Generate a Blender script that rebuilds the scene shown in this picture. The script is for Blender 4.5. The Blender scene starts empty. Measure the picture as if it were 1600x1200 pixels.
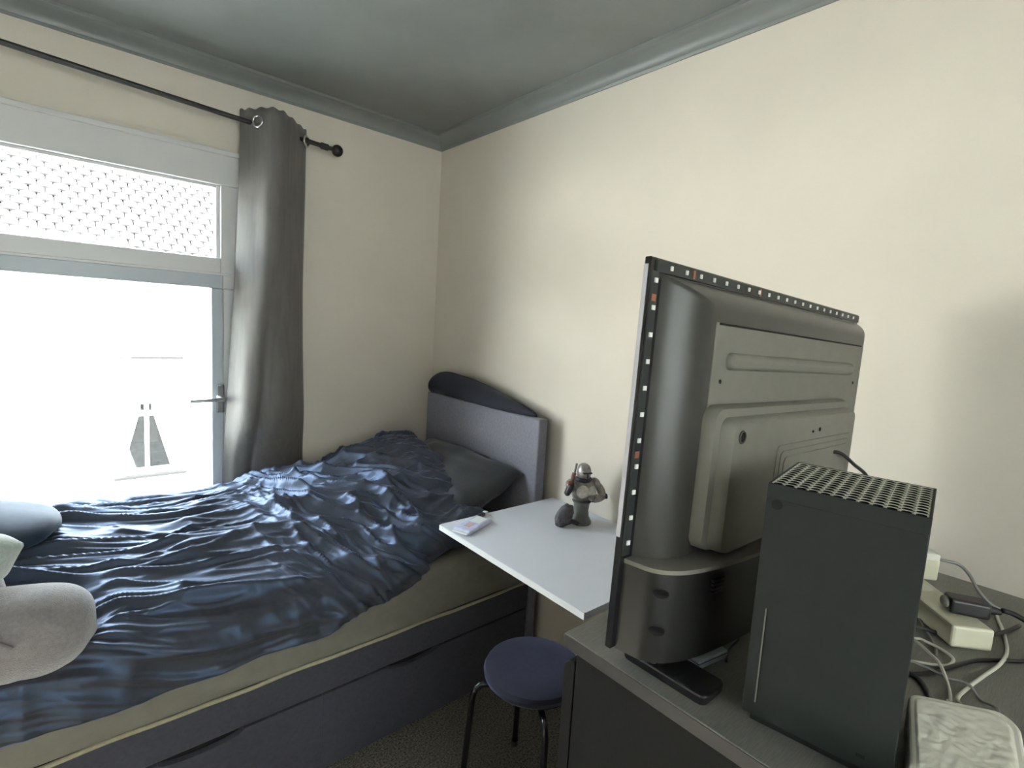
import bpy, bmesh, math, random
from mathutils import Vector, Matrix, noise
random.seed(7)
S = bpy.context.scene
COL = S.collection

# ------------------------------------------------------------------ camera, sky, light, exposure
def R(a): return math.radians(a)
yaw, pit, rol, FPX = R(48.64668), R(-6.40362), R(3.461098), 808.5
fw = Vector((math.cos(yaw)*math.cos(pit), math.sin(yaw)*math.cos(pit), math.sin(pit)))
r0 = Vector((math.sin(yaw), -math.cos(yaw), 0)); u0 = r0.cross(fw)
rr = math.cos(rol)*r0 + math.sin(rol)*u0
uu = -math.sin(rol)*r0 + math.cos(rol)*u0
cd = bpy.data.cameras.new('camera'); cam = bpy.data.objects.new('camera', cd); COL.objects.link(cam)
cd.sensor_width = 36; cd.lens = FPX/1600*36; cd.clip_start = .02; cd.clip_end = 300
mw = Matrix.Identity(4)
for i in range(3):
    mw[i][0], mw[i][1], mw[i][2] = rr[i], uu[i], -fw[i]
mw[2][3] = 1.47
cam.matrix_world = mw
S.camera = cam

W = bpy.data.worlds.new('sky'); S.world = W; W.use_nodes = True
wn = W.node_tree.nodes; wn.clear()
wo = wn.new('ShaderNodeOutputWorld'); wb = wn.new('ShaderNodeBackground')
wb.inputs[0].default_value = (.82, .91, 1.0, 1); wb.inputs[1].default_value = .74
W.node_tree.links.new(wb.outputs[0], wo.inputs[0])

# daylight portal in the window opening (guides sky samples, emits nothing itself)
pd = bpy.data.lights.new('window_daylight_portal', 'AREA'); pd.shape = 'RECTANGLE'; pd.size = 1.45; pd.size_y = 2.0
pd.cycles.is_portal = True
po = bpy.data.objects.new('window_daylight_portal', pd); COL.objects.link(po)
po.location = (-.14, 2.66, 1.08); po.rotation_euler = (R(-90), 0, 0)
# the same for the unseen fill window added in the wall behind the camera
pd2 = bpy.data.lights.new('fill_window_portal', 'AREA'); pd2.shape = 'RECTANGLE'; pd2.size = 1.4; pd2.size_y = 1.3
pd2.cycles.is_portal = True
po2 = bpy.data.objects.new('fill_window_portal', pd2); COL.objects.link(po2)
po2.location = (-.1, -1.52, 1.5); po2.rotation_euler = (R(90), 0, 0)
# sun: stands behind the house, lights the street and the houses opposite
sd = bpy.data.lights.new('sun', 'SUN'); sd.energy = 3.6; sd.angle = R(.55); sd.color = (1, .97, .93)
so_ = bpy.data.objects.new('sun', sd); COL.objects.link(so_)
so_.rotation_euler = Vector((-.30, .78, -.62)).to_track_quat('-Z', 'Y').to_euler()

S.view_settings.view_transform = 'Standard'; S.view_settings.look = 'None'
S.view_settings.gamma = 1; S.view_settings.use_curve_mapping = False
S.view_settings.exposure = 5.28
S.cycles.max_bounces = 14; S.cycles.diffuse_bounces = 8; S.cycles.transparent_max_bounces = 16
S.cycles.sample_clamp_indirect = 8

# ------------------------------------------------------------------ materials
MATS = {}
def mat(name, col, rough=.6, metal=0, spec=.5, noise_amt=0, noise_scale=20, bump=0, bump_scale=200, sheen=0, coat=0,
        col2=None, stretch=(1, 1, 1), trans=None, sheen_col=None, spec_tint=None, emit=None, sheen_rough=.4):
    m = bpy.data.materials.new(name); m.use_nodes = True
    nt = m.node_tree; N = nt.nodes; L = nt.links
    b = N['Principled BSDF']
    b.inputs['Base Color'].default_value = (*col, 1)
    b.inputs['Roughness'].default_value = rough
    b.inputs['Metallic'].default_value = metal
    b.inputs['Specular IOR Level'].default_value = spec
    if spec_tint: b.inputs['Specular Tint'].default_value = (*spec_tint, 1)
    b.inputs['Coat Weight'].default_value = coat
    b.inputs['Coat Roughness'].default_value = .1
    b.inputs['Sheen Weight'].default_value = sheen
    b.inputs['Sheen Roughness'].default_value = sheen_rough
    if sheen_col: b.inputs['Sheen Tint'].default_value = (*sheen_col, 1)
    tc = N.new('ShaderNodeTexCoord'); mp = N.new('ShaderNodeMapping'); mp.inputs['Scale'].default_value = stretch
    L.new(tc.outputs['Object'], mp.inputs[0])
    if noise_amt or col2:
        n = N.new('ShaderNodeTexNoise'); n.inputs['Scale'].default_value = noise_scale; n.inputs['Detail'].default_value = 4
        L.new(mp.outputs[0], n.inputs['Vector'])
        mx = N.new('ShaderNodeMix'); mx.data_type = 'RGBA'
        c2 = col2 if col2 else tuple(min(1, c*(1+noise_amt)) for c in col)
        c1 = col if col2 else tuple(c*(1-noise_amt) for c in col)
        mx.inputs[6].default_value = (*c1, 1); mx.inputs[7].default_value = (*c2, 1)
        rp = N.new('ShaderNodeMapRange'); rp.inputs[1].default_value = .3; rp.inputs[2].default_value = .7
        L.new(n.outputs[0], rp.inputs[0]); L.new(rp.outputs[0], mx.inputs[0]); L.new(mx.outputs[2], b.inputs['Base Color'])
    if bump:
        n2 = N.new('ShaderNodeTexNoise'); n2.inputs['Scale'].default_value = bump_scale; n2.inputs['Detail'].default_value = 3
        L.new(mp.outputs[0], n2.inputs['Vector'])
        bp = N.new('ShaderNodeBump'); bp.inputs['Strength'].default_value = bump; bp.inputs['Distance'].default_value = .004
        L.new(n2.outputs[0], bp.inputs['Height']); L.new(bp.outputs[0], b.inputs['Normal'])
    if trans:
        t = N.new('ShaderNodeBsdfTranslucent'); t.inputs[0].default_value = (*trans[1], 1)
        ms = N.new('ShaderNodeMixShader'); ms.inputs[0].default_value = trans[0]
        L.new(b.outputs[0], ms.inputs[1]); L.new(t.outputs[0], ms.inputs[2])
        L.new(ms.outputs[0], N['Material Output'].inputs[0])
    MATS[name] = m
    return m
def glass_mat(name, f0):
    m = bpy.data.materials.new(name); m.use_nodes = True
    N = m.node_tree.nodes; L = m.node_tree.links; N.remove(N['Principled BSDF'])
    t = N.new('ShaderNodeBsdfTransparent'); g = N.new('ShaderNodeBsdfGlossy'); g.inputs['Roughness'].default_value = .02
    lw = N.new('ShaderNodeLayerWeight'); lw.inputs[0].default_value = .5
    pw = N.new('ShaderNodeMath'); pw.operation = 'POWER'; pw.inputs[1].default_value = 5
    f = N.new('ShaderNodeMath'); f.operation = 'MULTIPLY_ADD'; f.inputs[1].default_value = .92; f.inputs[2].default_value = f0
    L.new(lw.outputs['Facing'], pw.inputs[0]); L.new(pw.outputs[0], f.inputs[0]); x = N.new('ShaderNodeMixShader')
    t.inputs[0].default_value = (.95, .97, .96, 1)
    L.new(f.outputs[0], x.inputs[0]); L.new(t.outputs[0], x.inputs[1]); L.new(g.outputs[0], x.inputs[2])
    L.new(x.outputs[0], N['Material Output'].inputs[0])
    MATS[name] = m
glass_mat('window_glass', .04); glass_mat('far_glass', .010)
mat('wall_paint', (.645, .595, .520), .75, noise_amt=.035, noise_scale=2.2, bump=.08, bump_scale=90)
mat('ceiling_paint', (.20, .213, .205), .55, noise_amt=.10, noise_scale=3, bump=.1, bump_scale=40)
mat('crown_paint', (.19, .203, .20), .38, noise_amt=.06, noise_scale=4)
mat('carpet', (.035, .031, .025), .95, col2=(.30, .275, .23), noise_scale=150, bump=.9, bump_scale=300)
mat('pvc_white', (.60, .60, .60), .35, noise_amt=.02, noise_scale=3)
mat('pvc_blue_grey', (.42, .46, .50), .35, noise_amt=.03, noise_scale=3)
mat('seal_rubber', (.06, .06, .06), .7)
mat('satin_chrome', (.55, .56, .58), .25, metal=1)
mat('steel', (.6, .6, .6), .2, metal=1)
mat('rod_black', (.022, .02, .02), .38, noise_amt=.1)
mat('curtain_cloth', (.140, .133, .122), .6, noise_amt=.12, noise_scale=60, bump=.15, bump_scale=700, sheen=.15, trans=(.07, (.40, .20, .20)), stretch=(1, 1, .15))
mat('headboard_cloth', (.21, .21, .255), .9, noise_amt=.12, noise_scale=90, bump=.4, bump_scale=900, sheen=.2)
mat('bed_cloth', (.054, .054, .072), .9, noise_amt=.14, noise_scale=90, bump=.4, bump_scale=900, sheen=.15)
mat('slot_black', (.004, .004, .005), .8)
mat('sheet_cloth', (.19, .18, .145), .9, noise_amt=.06, noise_scale=30, bump=.2, bump_scale=500)
mat('piping_cloth', (.36, .33, .22), .85, noise_amt=.1, noise_scale=60)
mat('duvet_cloth', (.047, .043, .041), .43, spec=.8, spec_tint=(.28, .52, 1), noise_amt=.1, noise_scale=80, bump=.12, bump_scale=900, sheen=.65, sheen_col=(.26, .46, 1), sheen_rough=.3)
mat('pillow_cloth', (.040, .042, .048), .6, noise_amt=.1, noise_scale=80, bump=.15, bump_scale=700, sheen=.2)
mat('navy_cloth', (.015, .017, .032), .85, noise_amt=.15, noise_scale=80, bump=.3, bump_scale=700, sheen=.1)
mat('cushion_cloth', (.016, .026, .042), .75, spec=.3, noise_amt=.1, noise_scale=60, bump=.2, bump_scale=500, sheen=.12, sheen_col=(.5, .75, 1))
mat('plush_fur', (.25, .228, .228), .95, noise_amt=.12, noise_scale=120, bump=.7, bump_scale=420, sheen=.8)
mat('plush_pale', (.42, .47, .42), .95, noise_amt=.12, noise_scale=120, bump=.7, bump_scale=420, sheen=.8)
mat('plush_seam', (.20, .18, .18), .95)
mat('shelf_white', (.70, .72, .79), .35, noise_amt=.015, noise_scale=6)
mat('shelf_edge', (.86, .86, .86), .3)
mat('stool_cloth', (.019, .0195, .038), .85, noise_amt=.15, noise_scale=90, bump=.3, bump_scale=800, sheen=.4, sheen_col=(.6, .6, 1))
mat('leg_black', (.012, .012, .013), .22, spec=.7)
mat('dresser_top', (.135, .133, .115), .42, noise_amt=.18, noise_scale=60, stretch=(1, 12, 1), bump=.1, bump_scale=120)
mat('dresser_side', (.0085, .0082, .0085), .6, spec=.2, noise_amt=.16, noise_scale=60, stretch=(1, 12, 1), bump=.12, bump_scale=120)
mat('dresser_edge', (.034, .032, .031), .45, noise_amt=.1, noise_scale=60)
mat('tv_plastic', (.040, .039, .034), .33, spec=.36, noise_amt=.05, noise_scale=40, bump=.05, bump_scale=1500)
mat('tv_flat', (.150, .145, .122), .5, spec=.4, noise_amt=.05, noise_scale=40, bump=.08, bump_scale=1500)
mat('tv_bezel', (.010, .010, .012), .15, spec=.6)
mat('tv_gloss', (.012, .012, .011), .36, spec=.45, bump=.05, bump_scale=1500)
mat('bezel_glint', (.42, .41, .44), .25)  # pale tone holds the window's highlight on the black bezel
mat('tv_screen', (.004, .004, .005), .08)
mat('hole_black', (.002, .002, .002), .9)
mat('led_tape', (.020, .024, .024), .45)
mat('led_white', (.75, .75, .70), .3)
mat('copper', (.42, .16, .09), .45, metal=.6)
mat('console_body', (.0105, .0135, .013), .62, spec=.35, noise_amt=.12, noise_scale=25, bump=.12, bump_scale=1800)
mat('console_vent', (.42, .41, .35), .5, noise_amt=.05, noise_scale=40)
mat('console_dark', (.008, .009, .010), .5)
mat('white_plastic', (.66, .65, .57), .38, noise_amt=.02, noise_scale=10)
mat('cream_plastic', (.58, .56, .43), .4, noise_amt=.02, noise_scale=10)
mat('cable_white', (.50, .49, .42), .45)
mat('cable_black', (.012, .012, .013), .45)
mat('cable_grey', (.20, .20, .19), .45)
mat('card_paper', (.34, .37, .43), .6, noise_amt=.05)
mat('pack_wrap', (.60, .63, .82), .3, noise_amt=.12, noise_scale=60)
mat('pack_print', (.62, .42, .46), .5)
mat('pack_pale', (.82, .86, .88), .3)
mat('fig_base', (.16, .165, .16), .55, noise_amt=.12, noise_scale=40)
mat('fig_steel', (.30, .28, .27), .35, metal=.5, noise_amt=.35, noise_scale=70)
mat('fig_dark', (.035, .035, .042), .5, noise_amt=.3, noise_scale=60)
mat('fig_rock', (.09, .085, .095), .7, noise_amt=.4, noise_scale=60, bump=.5, bump_scale=120)
mat('fig_cloth', (.13, .05, .045), .7)
mat('fig_wood', (.24, .10, .04), .6)
mat('fig_bone', (.55, .53, .50), .5, noise_amt=.2, noise_scale=80)
mat('facade', (.62, .60, .56), .9, noise_amt=.04, noise_scale=1.2, bump=.2, bump_scale=20)
mat('roof_tile', (.034, .033, .032), .8, noise_amt=.22, noise_scale=2.5)
mat('roof_under', (.015, .015, .015), .9)
mat('street', (.30, .30, .29), .9, noise_amt=.1, noise_scale=1)
mat('far_room_shade', (.034, .033, .036), .95, spec=.1, noise_amt=.4, noise_scale=5)  # dark tone stands for the shade inside the far room
mat('far_frame', (.62, .62, .62), .5)
mat('far_line', (.012, .012, .012), .9, spec=.1)
mat('outer_wall', (.5, .48, .44), .9)

# ------------------------------------------------------------------ mesh helpers
class B:
    def __init__(s): s.bm = bmesh.new()
    def box(s, c, d, rot=None):
        m = Matrix.Translation(c) @ (rot.to_4x4() if rot else Matrix.Identity(4)) @ Matrix.Diagonal((*d, 1))
        bmesh.ops.create_cube(s.bm, size=1, matrix=m); return s
    def lohi(s, a, b):
        return s.box([(a[i]+b[i])/2 for i in range(3)], [abs(b[i]-a[i]) for i in range(3)])
    def ball(s, c, d, rot=None, u=20, v=12):
        m = Matrix.Translation(c) @ (rot.to_4x4() if rot else Matrix.Identity(4)) @ Matrix.Diagonal((*d, 1))
        bmesh.ops.create_uvsphere(s.bm, u_segments=u, v_segments=v, radius=.5, matrix=m); return s
    def cyl(s, a, b, r1, r2=None, n=20):
        a, b = Vector(a), Vector(b); r2 = r1 if r2 is None else r2
        q = (b-a).to_track_quat('Z', 'Y').to_matrix().to_4x4()
        bmesh.ops.create_cone(s.bm, cap_ends=True, segments=n, radius1=r1, radius2=r2, depth=(b-a).length,
                              matrix=Matrix.Translation((a+b)/2) @ q); return s
    def torus(s, c, axis, r, t, n=24, k=10, arc=1.0):
        q = Vector(axis).to_track_quat('Z', 'Y').to_matrix(); c = Vector(c)
        rings = []
        for i in range(n):
            A = 2*math.pi*i/n; ring = []
            for j in range(k):
                Bq = 2*math.pi*j/k
                ring.append(s.bm.verts.new(c + q @ Vector(((r+t*math.cos(Bq))*math.cos(A), (r+t*math.cos(Bq))*math.sin(A), t*math.sin(Bq)))))
            rings.append(ring)
        for i in range(n):
            for j in range(k):
                s.bm.faces.new((rings[i][j], rings[(i+1) % n][j], rings[(i+1) % n][(j+1) % k], rings[i][(j+1) % k]))
        return s
    def tube(s, pts, r, n=8, radii=None):
        P = [Vector(p) for p in pts]; rings = []; up = None
        for i, p in enumerate(P):
            t = (P[min(i+1, len(P)-1)] - P[max(i-1, 0)]).normalized()
            if up is None:
                up = Vector((0, 0, 1)) if abs(t.z) < .9 else Vector((1, 0, 0))
            a = (up - t*up.dot(t)).normalized(); bq = t.cross(a); up = a
            ra = radii[i] if radii else r
            rings.append([s.bm.verts.new(p + ra*(math.cos(2*math.pi*j/n)*a + math.sin(2*math.pi*j/n)*bq)) for j in range(n)])
        for i in range(len(rings)-1):
            for j in range(n):
                s.bm.faces.new((rings[i][j], rings[i][(j+1) % n], rings[i+1][(j+1) % n], rings[i+1][j]))
        s.bm.faces.new(rings[0][::-1]); s.bm.faces.new(rings[-1]); return s
    def lathe(s, prof, c=(0, 0, 0), n=28, sx=1, sy=1):
        c = Vector(c); rings = []
        for (r, z) in prof:
            rings.append([s.bm.verts.new(c + Vector((sx*r*math.cos(2*math.pi*j/n), sy*r*math.sin(2*math.pi*j/n), z))) for j in range(n)])
        for i in range(len(rings)-1):
            for j in range(n):
                s.bm.faces.new((rings[i][j], rings[i][(j+1) % n], rings[i+1][(j+1) % n], rings[i+1][j]))
        s.bm.faces.new(rings[0][::-1]); s.bm.faces.new(rings[-1]); return s
    def prism(s, poly, f, h0, h1):
        """poly: 2-D points; f(u,v,h) -> xyz"""
        a = [s.bm.verts.new(f(u, v, h0)) for u, v in poly]; b = [s.bm.verts.new(f(u, v, h1)) for u, v in poly]
        n = len(poly)
        s.bm.faces.new(a[::-1]); s.bm.faces.new(b)
        for i in range(n): s.bm.faces.new((a[i], a[(i+1) % n], b[(i+1) % n], b[i]))
        return s
    def grid(s, rows, closed=False):
        V = [[s.bm.verts.new(p) for p in r] for r in rows]
        for i in range(len(V)-1):
            m = len(V[i])
            for j in range(m if closed else m-1):
                s.bm.faces.new((V[i][j], V[i][(j+1) % m], V[i+1][(j+1) % m], V[i+1][j]))
        return V
    def build(s, name, m, parent=None, bevel=0, seg=2, smooth=None, kind=None, solid=0, sub=0):
        bm = s.bm
        bmesh.ops.recalc_face_normals(bm, faces=bm.faces)
        me = bpy.data.meshes.new(name)
        sm = smooth if smooth is not None else False
        for f in bm.faces: f.smooth = bool(sm)
        bm.to_mesh(me); bm.free()
        if sm == 'auto':
            me.set_sharp_from_angle(angle=R(35))
        me.materials.append(MATS[m])
        o = bpy.data.objects.new(name, me); COL.objects.link(o)
        if parent: o.parent = parent
        if solid:
            md = o.modifiers.new('thickness', 'SOLIDIFY'); md.thickness = solid; md.offset = 0
        if bevel:
            md = o.modifiers.new('soft_edge', 'BEVEL'); md.width = bevel; md.segments = seg; md.limit_method = 'ANGLE'; md.angle_limit = R(40)
            md.harden_normals = False
        if sub:
            md = o.modifiers.new('smooth', 'SUBSURF'); md.levels = sub; md.render_levels = sub
        if kind: o['kind'] = kind
        return o
def tag(o, label, cat, group=None, kind=None):
    o['label'] = label; o['category'] = cat
    if group: o['group'] = group
    if kind: o['kind'] = kind
    return o
def thing(name, label, cat, loc=(0, 0, 0), rz=0, group=None):
    o = bpy.data.objects.new(name, None); COL.objects.link(o); o.location = loc; o.rotation_euler = (0, 0, rz)
    o.empty_display_size = .05
    return tag(o, label, cat, group)
def struct(o): o['kind'] = 'structure'; return o
def catmull(pts, n):
    P = [Vector(p) for p in pts]; P = [2*P[0]-P[1]] + P + [2*P[-1]-P[-2]]; out = []
    for i in range(1, len(P)-2):
        for k in range(n):
            t = k/n; a, b, c, d = P[i-1], P[i], P[i+1], P[i+2]
            out.append(.5*((2*b)+(c-a)*t+(2*a-5*b+4*c-d)*t*t+(3*b-a-3*c+d)*t**3))
    out.append(P[-2]); return out
def lerp_tab(tab, x):
    if x <= tab[0][0]: return tab[0][1]
    for (a, b), (c, d) in zip(tab, tab[1:]):
        if x <= c: return b+(d-b)*(x-a)/(c-a)
    return tab[-1][1]
def sst(x, a, b):
    t = max(0, min(1, (x-a)/(b-a))); return t*t*(3-2*t)
def rounded(pts, r, n=5):
    out = []; m = len(pts)
    for i in range(m):
        p0, p, p1 = Vector(pts[i-1]), Vector(pts[i]), Vector(pts[(i+1) % m])
        a = p+(p0-p).normalized()*r; b = p+(p1-p).normalized()*r
        for k in range(n+1):
            t = k/n; out.append(tuple((1-t)**2*a+2*t*(1-t)*p+t*t*b))
    return out

# ------------------------------------------------------------------ room shell
XR, YW, ZC = 1.567, 2.461, 2.43           # right wall, window wall, ceiling
XL, YB = -1.9, -1.35                      # the two walls behind the camera
WX0, WX1, WZ0, WZ1 = -.86, .605, .03, 2.10
T = .22
struct(B().lohi((XL-T, YB-T, -.12), (XR+T, YW+T, 0)).build('floor', 'carpet'))
struct(B().lohi((XL-T, YB-T, ZC), (XR+T, YW+T, ZC+.2)).build('ceiling', 'ceiling_paint'))
struct(B().lohi((XR, YB-T, 0), (XR+T, YW+T, ZC)).build('wall_right', 'wall_paint'))
w = B()
w.lohi((XL-T, YW, 0), (WX0, YW+T, ZC)).lohi((WX1, YW, 0), (XR, YW+T, ZC))
w.lohi((WX0, YW, WZ1), (WX1, YW+T, ZC)).lohi((WX0, YW, 0), (WX1, YW+T, WZ0))
struct(w.build('wall_left', 'wall_paint'))
struct(B().lohi((XL-T, YB-T, 0), (XL, YW, ZC)).build('wall_front', 'wall_paint'))
RX0, RX1, RZ0, RZ1 = -.8, .6, .85, 2.15  # opening for the added fill window
w = B()
w.lohi((XL, YB-T, 0), (RX0, YB, ZC)).lohi((RX1, YB-T, 0), (XR, YB, ZC)).lohi((RX0, YB-T, 0), (RX1, YB, RZ0)).lohi((RX0, YB-T, RZ1), (RX1, YB, ZC))
struct(w.build('wall_back', 'wall_paint'))
# crown moulding (cove) along both visible walls
def cove_profile():
    pts = [(0, 0), (.006, 0), (.009, .006)]
    for k in range(9):
        a = k/8*math.pi/2
        pts.append((.012+.056*(1-math.cos(a)), .008+.038*math.sin(a)))
    pts += [(.074, .050), (.074, .062), (0, .062)]
    return pts
cz = 2.3685
b = B(); pr = cove_profile()
va = [b.bm.verts.new((XL, YW-u, cz+v)) for u, v in pr]; vb = [b.bm.verts.new((XR-u, YW-u, cz+v)) for u, v in pr]
for i in range(len(pr)): b.bm.faces.new((va[i], va[(i+1) % len(pr)], vb[(i+1) % len(pr)], vb[i]))
struct(b.build('trim_1', 'crown_paint', smooth='auto'))
b = B()
va = [b.bm.verts.new((XR-u, YB, cz+v)) for u, v in pr]; vb = [b.bm.verts.new((XR-u, YW-u, cz+v)) for u, v in pr]
for i in range(len(pr)): b.bm.faces.new((va[i], va[(i+1) % len(pr)], vb[(i+1) % len(pr)], vb[i]))
struct(b.build('trim_2', 'crown_paint', smooth='auto'))
struct(B().lohi((XR-.014, YB, 0), (XR, YW, .07)).build('baseboard_right', 'pvc_white', bevel=.004))

# ------------------------------------------------------------------ window (fixed light over a glazed door)
win = bpy.data.objects.new('window_1', None); COL.objects.link(win); struct(win); win.location = (0, YW, 0)
def wl(a, b_, name, m, parent=win, bevel=.004):
    q = B().lohi((a[0], a[1], a[2]), (b_[0], b_[1], b_[2]))
    return q.build(name, m, parent, bevel=bevel)
fy0, fy1 = -.012, .07
# outer frame (local y: 0 = wall plane)
wl((WX0, fy0, 1.968), (WX1, fy1, WZ1), 'head_rail', 'pvc_white')
wl((WX0, fy0-.012, 2.085), (WX1, fy0, 2.105), 'head_bead', 'pvc_white')
wl((.512, fy0, 1.55), (WX1, fy1, 1.968), 'jamb', 'pvc_white')
wl((WX0, fy0, 1.55), (WX0+.09, fy1, 1.968), 'jamb', 'pvc_white')
wl((.520, fy0-.004, .03), (WX1, fy1, 1.55), 'jamb', 'pvc_white')
wl((WX0, fy0, .03), (WX0+.045, fy1, 1.55), 'jamb', 'pvc_white')
wl((WX0+.09, fy0-.004, 1.612), (.512, fy1, 1.674), 'transom_rail', 'pvc_white')
wl((WX0, fy0-.010, 1.604), (WX1-.01, fy0-.004, 1.614), 'transom_bead', 'pvc_white', bevel=.002)
wl((.498, .004, 1.676), (.512, .05, 1.966), 'glazing_bead', 'pvc_white', bevel=.003)
wl((WX0+.09, .004, 1.956), (.498, .05, 1.968), 'glazing_bead', 'pvc_white', bevel=.003)
wl((WX0+.09, .022, 1.674), (.498, .028, 1.956), 'pane', 'window_glass', bevel=0)
# door leaf
lf = bpy.data.objects.new('door_leaf', None); COL.objects.link(lf); lf.parent = win
wl((WX0+.045, fy0-.004, 1.550), (.520, .05, 1.606), 'top_rail', 'pvc_blue_grey', lf)
wl((.476, fy0-.008, .12), (.520, .05, 1.550), 'stile', 'pvc_blue_grey', lf)
wl((WX0+.045, fy0-.004, .12), (WX0+.115, .05, 1.550), 'stile', 'pvc_blue_grey', lf)
wl((WX0+.045, fy0-.004, .03), (.520, .05, .20), 'bottom_rail', 'pvc_blue_grey', lf)
wl((WX0+.115, .02, .20), (.476, .026, 1.550), 'pane', 'window_glass', lf, bevel=0)
hd = B().lohi((.492, -.026, 1.03), (.522, -.018, 1.15)).build('handle_plate', 'satin_chrome', lf, bevel=.004)
h = B().cyl((.507, -.02, 1.09), (.507, -.062, 1.09), .011).tube(catmull([(.512, -.06, 1.09), (.47, -.062, 1.09), (.39, -.058, 1.088)], 6), .008, 10)
h.build('handle_lever', 'satin_chrome', lf, smooth='auto')

# ------------------------------------------------------------------ street and house across
fill_win = bpy.data.objects.new('fill_window', None); COL.objects.link(fill_win); struct(fill_win); fill_win.location = (0, YB, 0)  # unseen window added to fill the room with light from behind
wl((RX0, -.10, RZ0), (RX0+.07, -.03, RZ1), 'jamb', 'pvc_white', fill_win); wl((RX1-.07, -.10, RZ0), (RX1, -.03, RZ1), 'jamb', 'pvc_white', fill_win)
wl((RX0+.07, -.10, RZ0), (RX1-.07, -.03, RZ0+.07), 'bottom_rail', 'pvc_white', fill_win); wl((RX0+.07, -.10, RZ1-.07), (RX1-.07, -.03, RZ1), 'top_rail', 'pvc_white', fill_win)
wl((RX0+.07, -.07, RZ0+.07), (RX1-.07, -.064, RZ1-.07), 'pane', 'window_glass', fill_win, bevel=0)
struct(B().lohi((-40, -40, -3.93), (40, 60, -3.73)).build('ground', 'street'))
hs = thing('house', 'pale rendered house with tiled roof seen through the window', 'house', (0, 18, -3.73))
HW = dict(x0=1.2, x1=2.72, z0=-4.95+5.2, z1=2.42)
b = B()
b.lohi((-12, 0, 0), (HW['x0'], .35, 6.3)).lohi((HW['x1'], 0, 0), (14, .35, 6.3))
b.lohi((HW['x0'], 0, 0), (HW['x1'], .35, HW['z0'])).lohi((HW['x0'], 0, HW['z1']), (HW['x1'], .35, 6.3))
b.build('front_wall', 'facade', hs)
B().lohi((-12, 9, 0), (14, 9.35, 6.3)).build('rear_wall', 'facade', hs)
for gx in (-12, 13.65): B().lohi((gx, .35, 0), (gx+.35, 9, 6.3)).build('gable_wall', 'facade', hs)
B().lohi((1.15, -.08, 3.64), (2.75, .02, 3.70)).build('lintel_band', 'far_line', hs)
B().lohi((1.05, -.16, HW['z0']-.07), (2.80, .06, HW['z0'])).build('window_sill', 'far_line', hs)
wf = B()
x0, x1, z0, z1 = HW['x0'], HW['x1'], HW['z0'], HW['z1']
wf.lohi((x0, .1, z0), (x0+.09, .2, z1)).lohi((x1-.09, .1, z0), (x1, .2, z1)).lohi((x0+.09, .1, z0), (x1-.09, .2, z0+.1)).lohi((x0+.09, .1, z1-.1), (x1-.09, .2, z1))
wf.lohi((1.80, .1, z0+.1), (1.90, .2, 1.97)).lohi((1.80, .1, 2.11), (1.90, .2, z1-.1)).lohi((x0+.09, .1, 1.97), (x1-.09, .2, 2.11))
wfo = wf.build('window_frame', 'far_frame', hs)
B().lohi((x0, .14, z0), (x1, .15, z1)).build('pane', 'far_glass', wfo)
B().lohi((x0-.1, 1.6, z0-.2), (x1+.1, 1.65, z1+.2)).build('room_shade_sheet', 'far_room_shade', hs)  # flat dark sheet in place of the shaded interior
for sgn, nm in ((-1, 'drape'), (1, 'drape')):
    rows = []
    for k in range(11):
        t = k/10; z = z1-.1-t*(z1-z0-.15)
        half = .13+.52*max(0, t-.08)
        rows.append([(1.85+sgn*(half+(.80-half)*j/12), .22+.02*math.sin(j*2.2), z) for j in range(13)])
    d = B(); d.grid(rows); d.build(nm, 'far_frame', hs, solid=.01, smooth=True)
# roof: 45 degree slope rising away from the street, tile by tile
EY, EZ = -.5, 6.1
def slope(x, s, lift=0): return (x, EY+s*.7071-lift*.7071, EZ+s*.7071+lift*.7071)
b = B(); a0 = [slope(-12.5, 0, -.02), slope(14.5, 0, -.02), slope(14.5, 7.2, -.02), slope(-12.5, 7.2, -.02)]
a1 = [slope(-12.5, 0, -.2), slope(14.5, 0, -.2), slope(14.5, 7.2, -.2), slope(-12.5, 7.2, -.2)]
v = [b.bm.verts.new(p) for p in a0+a1]
for f in ((0, 1, 2, 3), (7, 6, 5, 4), (0, 4, 5, 1), (1, 5, 6, 2), (2, 6, 7, 3), (3, 7, 4, 0)): b.bm.faces.new([v[i] for i in f])
roof = b.build('roof', 'roof_under', hs)
def tile_geo(bm, x, s, wd, dp):
    n = 5; top = []; bot = []
    for i in range(n):
        u = i/(n-1); cx = x+u*wd; hump = .035*math.sin(math.pi*u)
        top.append((cx, hump)); 
    f0 = [bm.verts.new(slope(cx, s, .05+hz)) for cx, hz in top]; f1 = [bm.verts.new(slope(cx, s+dp, .012+hz)) for cx, hz in top]
    f2 = [bm.verts.new(slope(cx, s, .01+hz*.6)) for cx, hz in top]
    for i in range(n-1):
        bm.faces.new((f0[i], f0[i+1], f1[i+1], f1[i])); bm.faces.new((f2[i], f2[i+1], f0[i+1], f0[i]))
    bm.faces.new((f0[0], f1[0], f2[0])); bm.faces.new((f0[-1], f2[-1], f1[-1]))
TW, TD = .34, .29
b = B(); tile_geo(b.bm, 0, 0, TW-.03, TD+.05)
t0 = b.build('roof_tile', 'roof_tile', roof); first = True
near = set()
for r_ in range(2, 15):
    for c_ in range(-4, 17): near.add((r_, c_))
rest = B()
for r_ in range(0, 24):
    for c_ in range(-36, 42):
        off = .17 if r_ % 2 else 0
        x, s = c_*TW+off, r_*TD
        if (r_, c_) in near:
            o = t0 if first else t0.copy()
            if not first: COL.objects.link(o)
            first = False
            o.location = (x+random.uniform(-.008, .008), s*.7071, s*.7071+random.uniform(-.006, .012)); o.parent = roof
        else:
            tile_geo(rest.bm, x, s, TW-.03, TD+.05)
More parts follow.
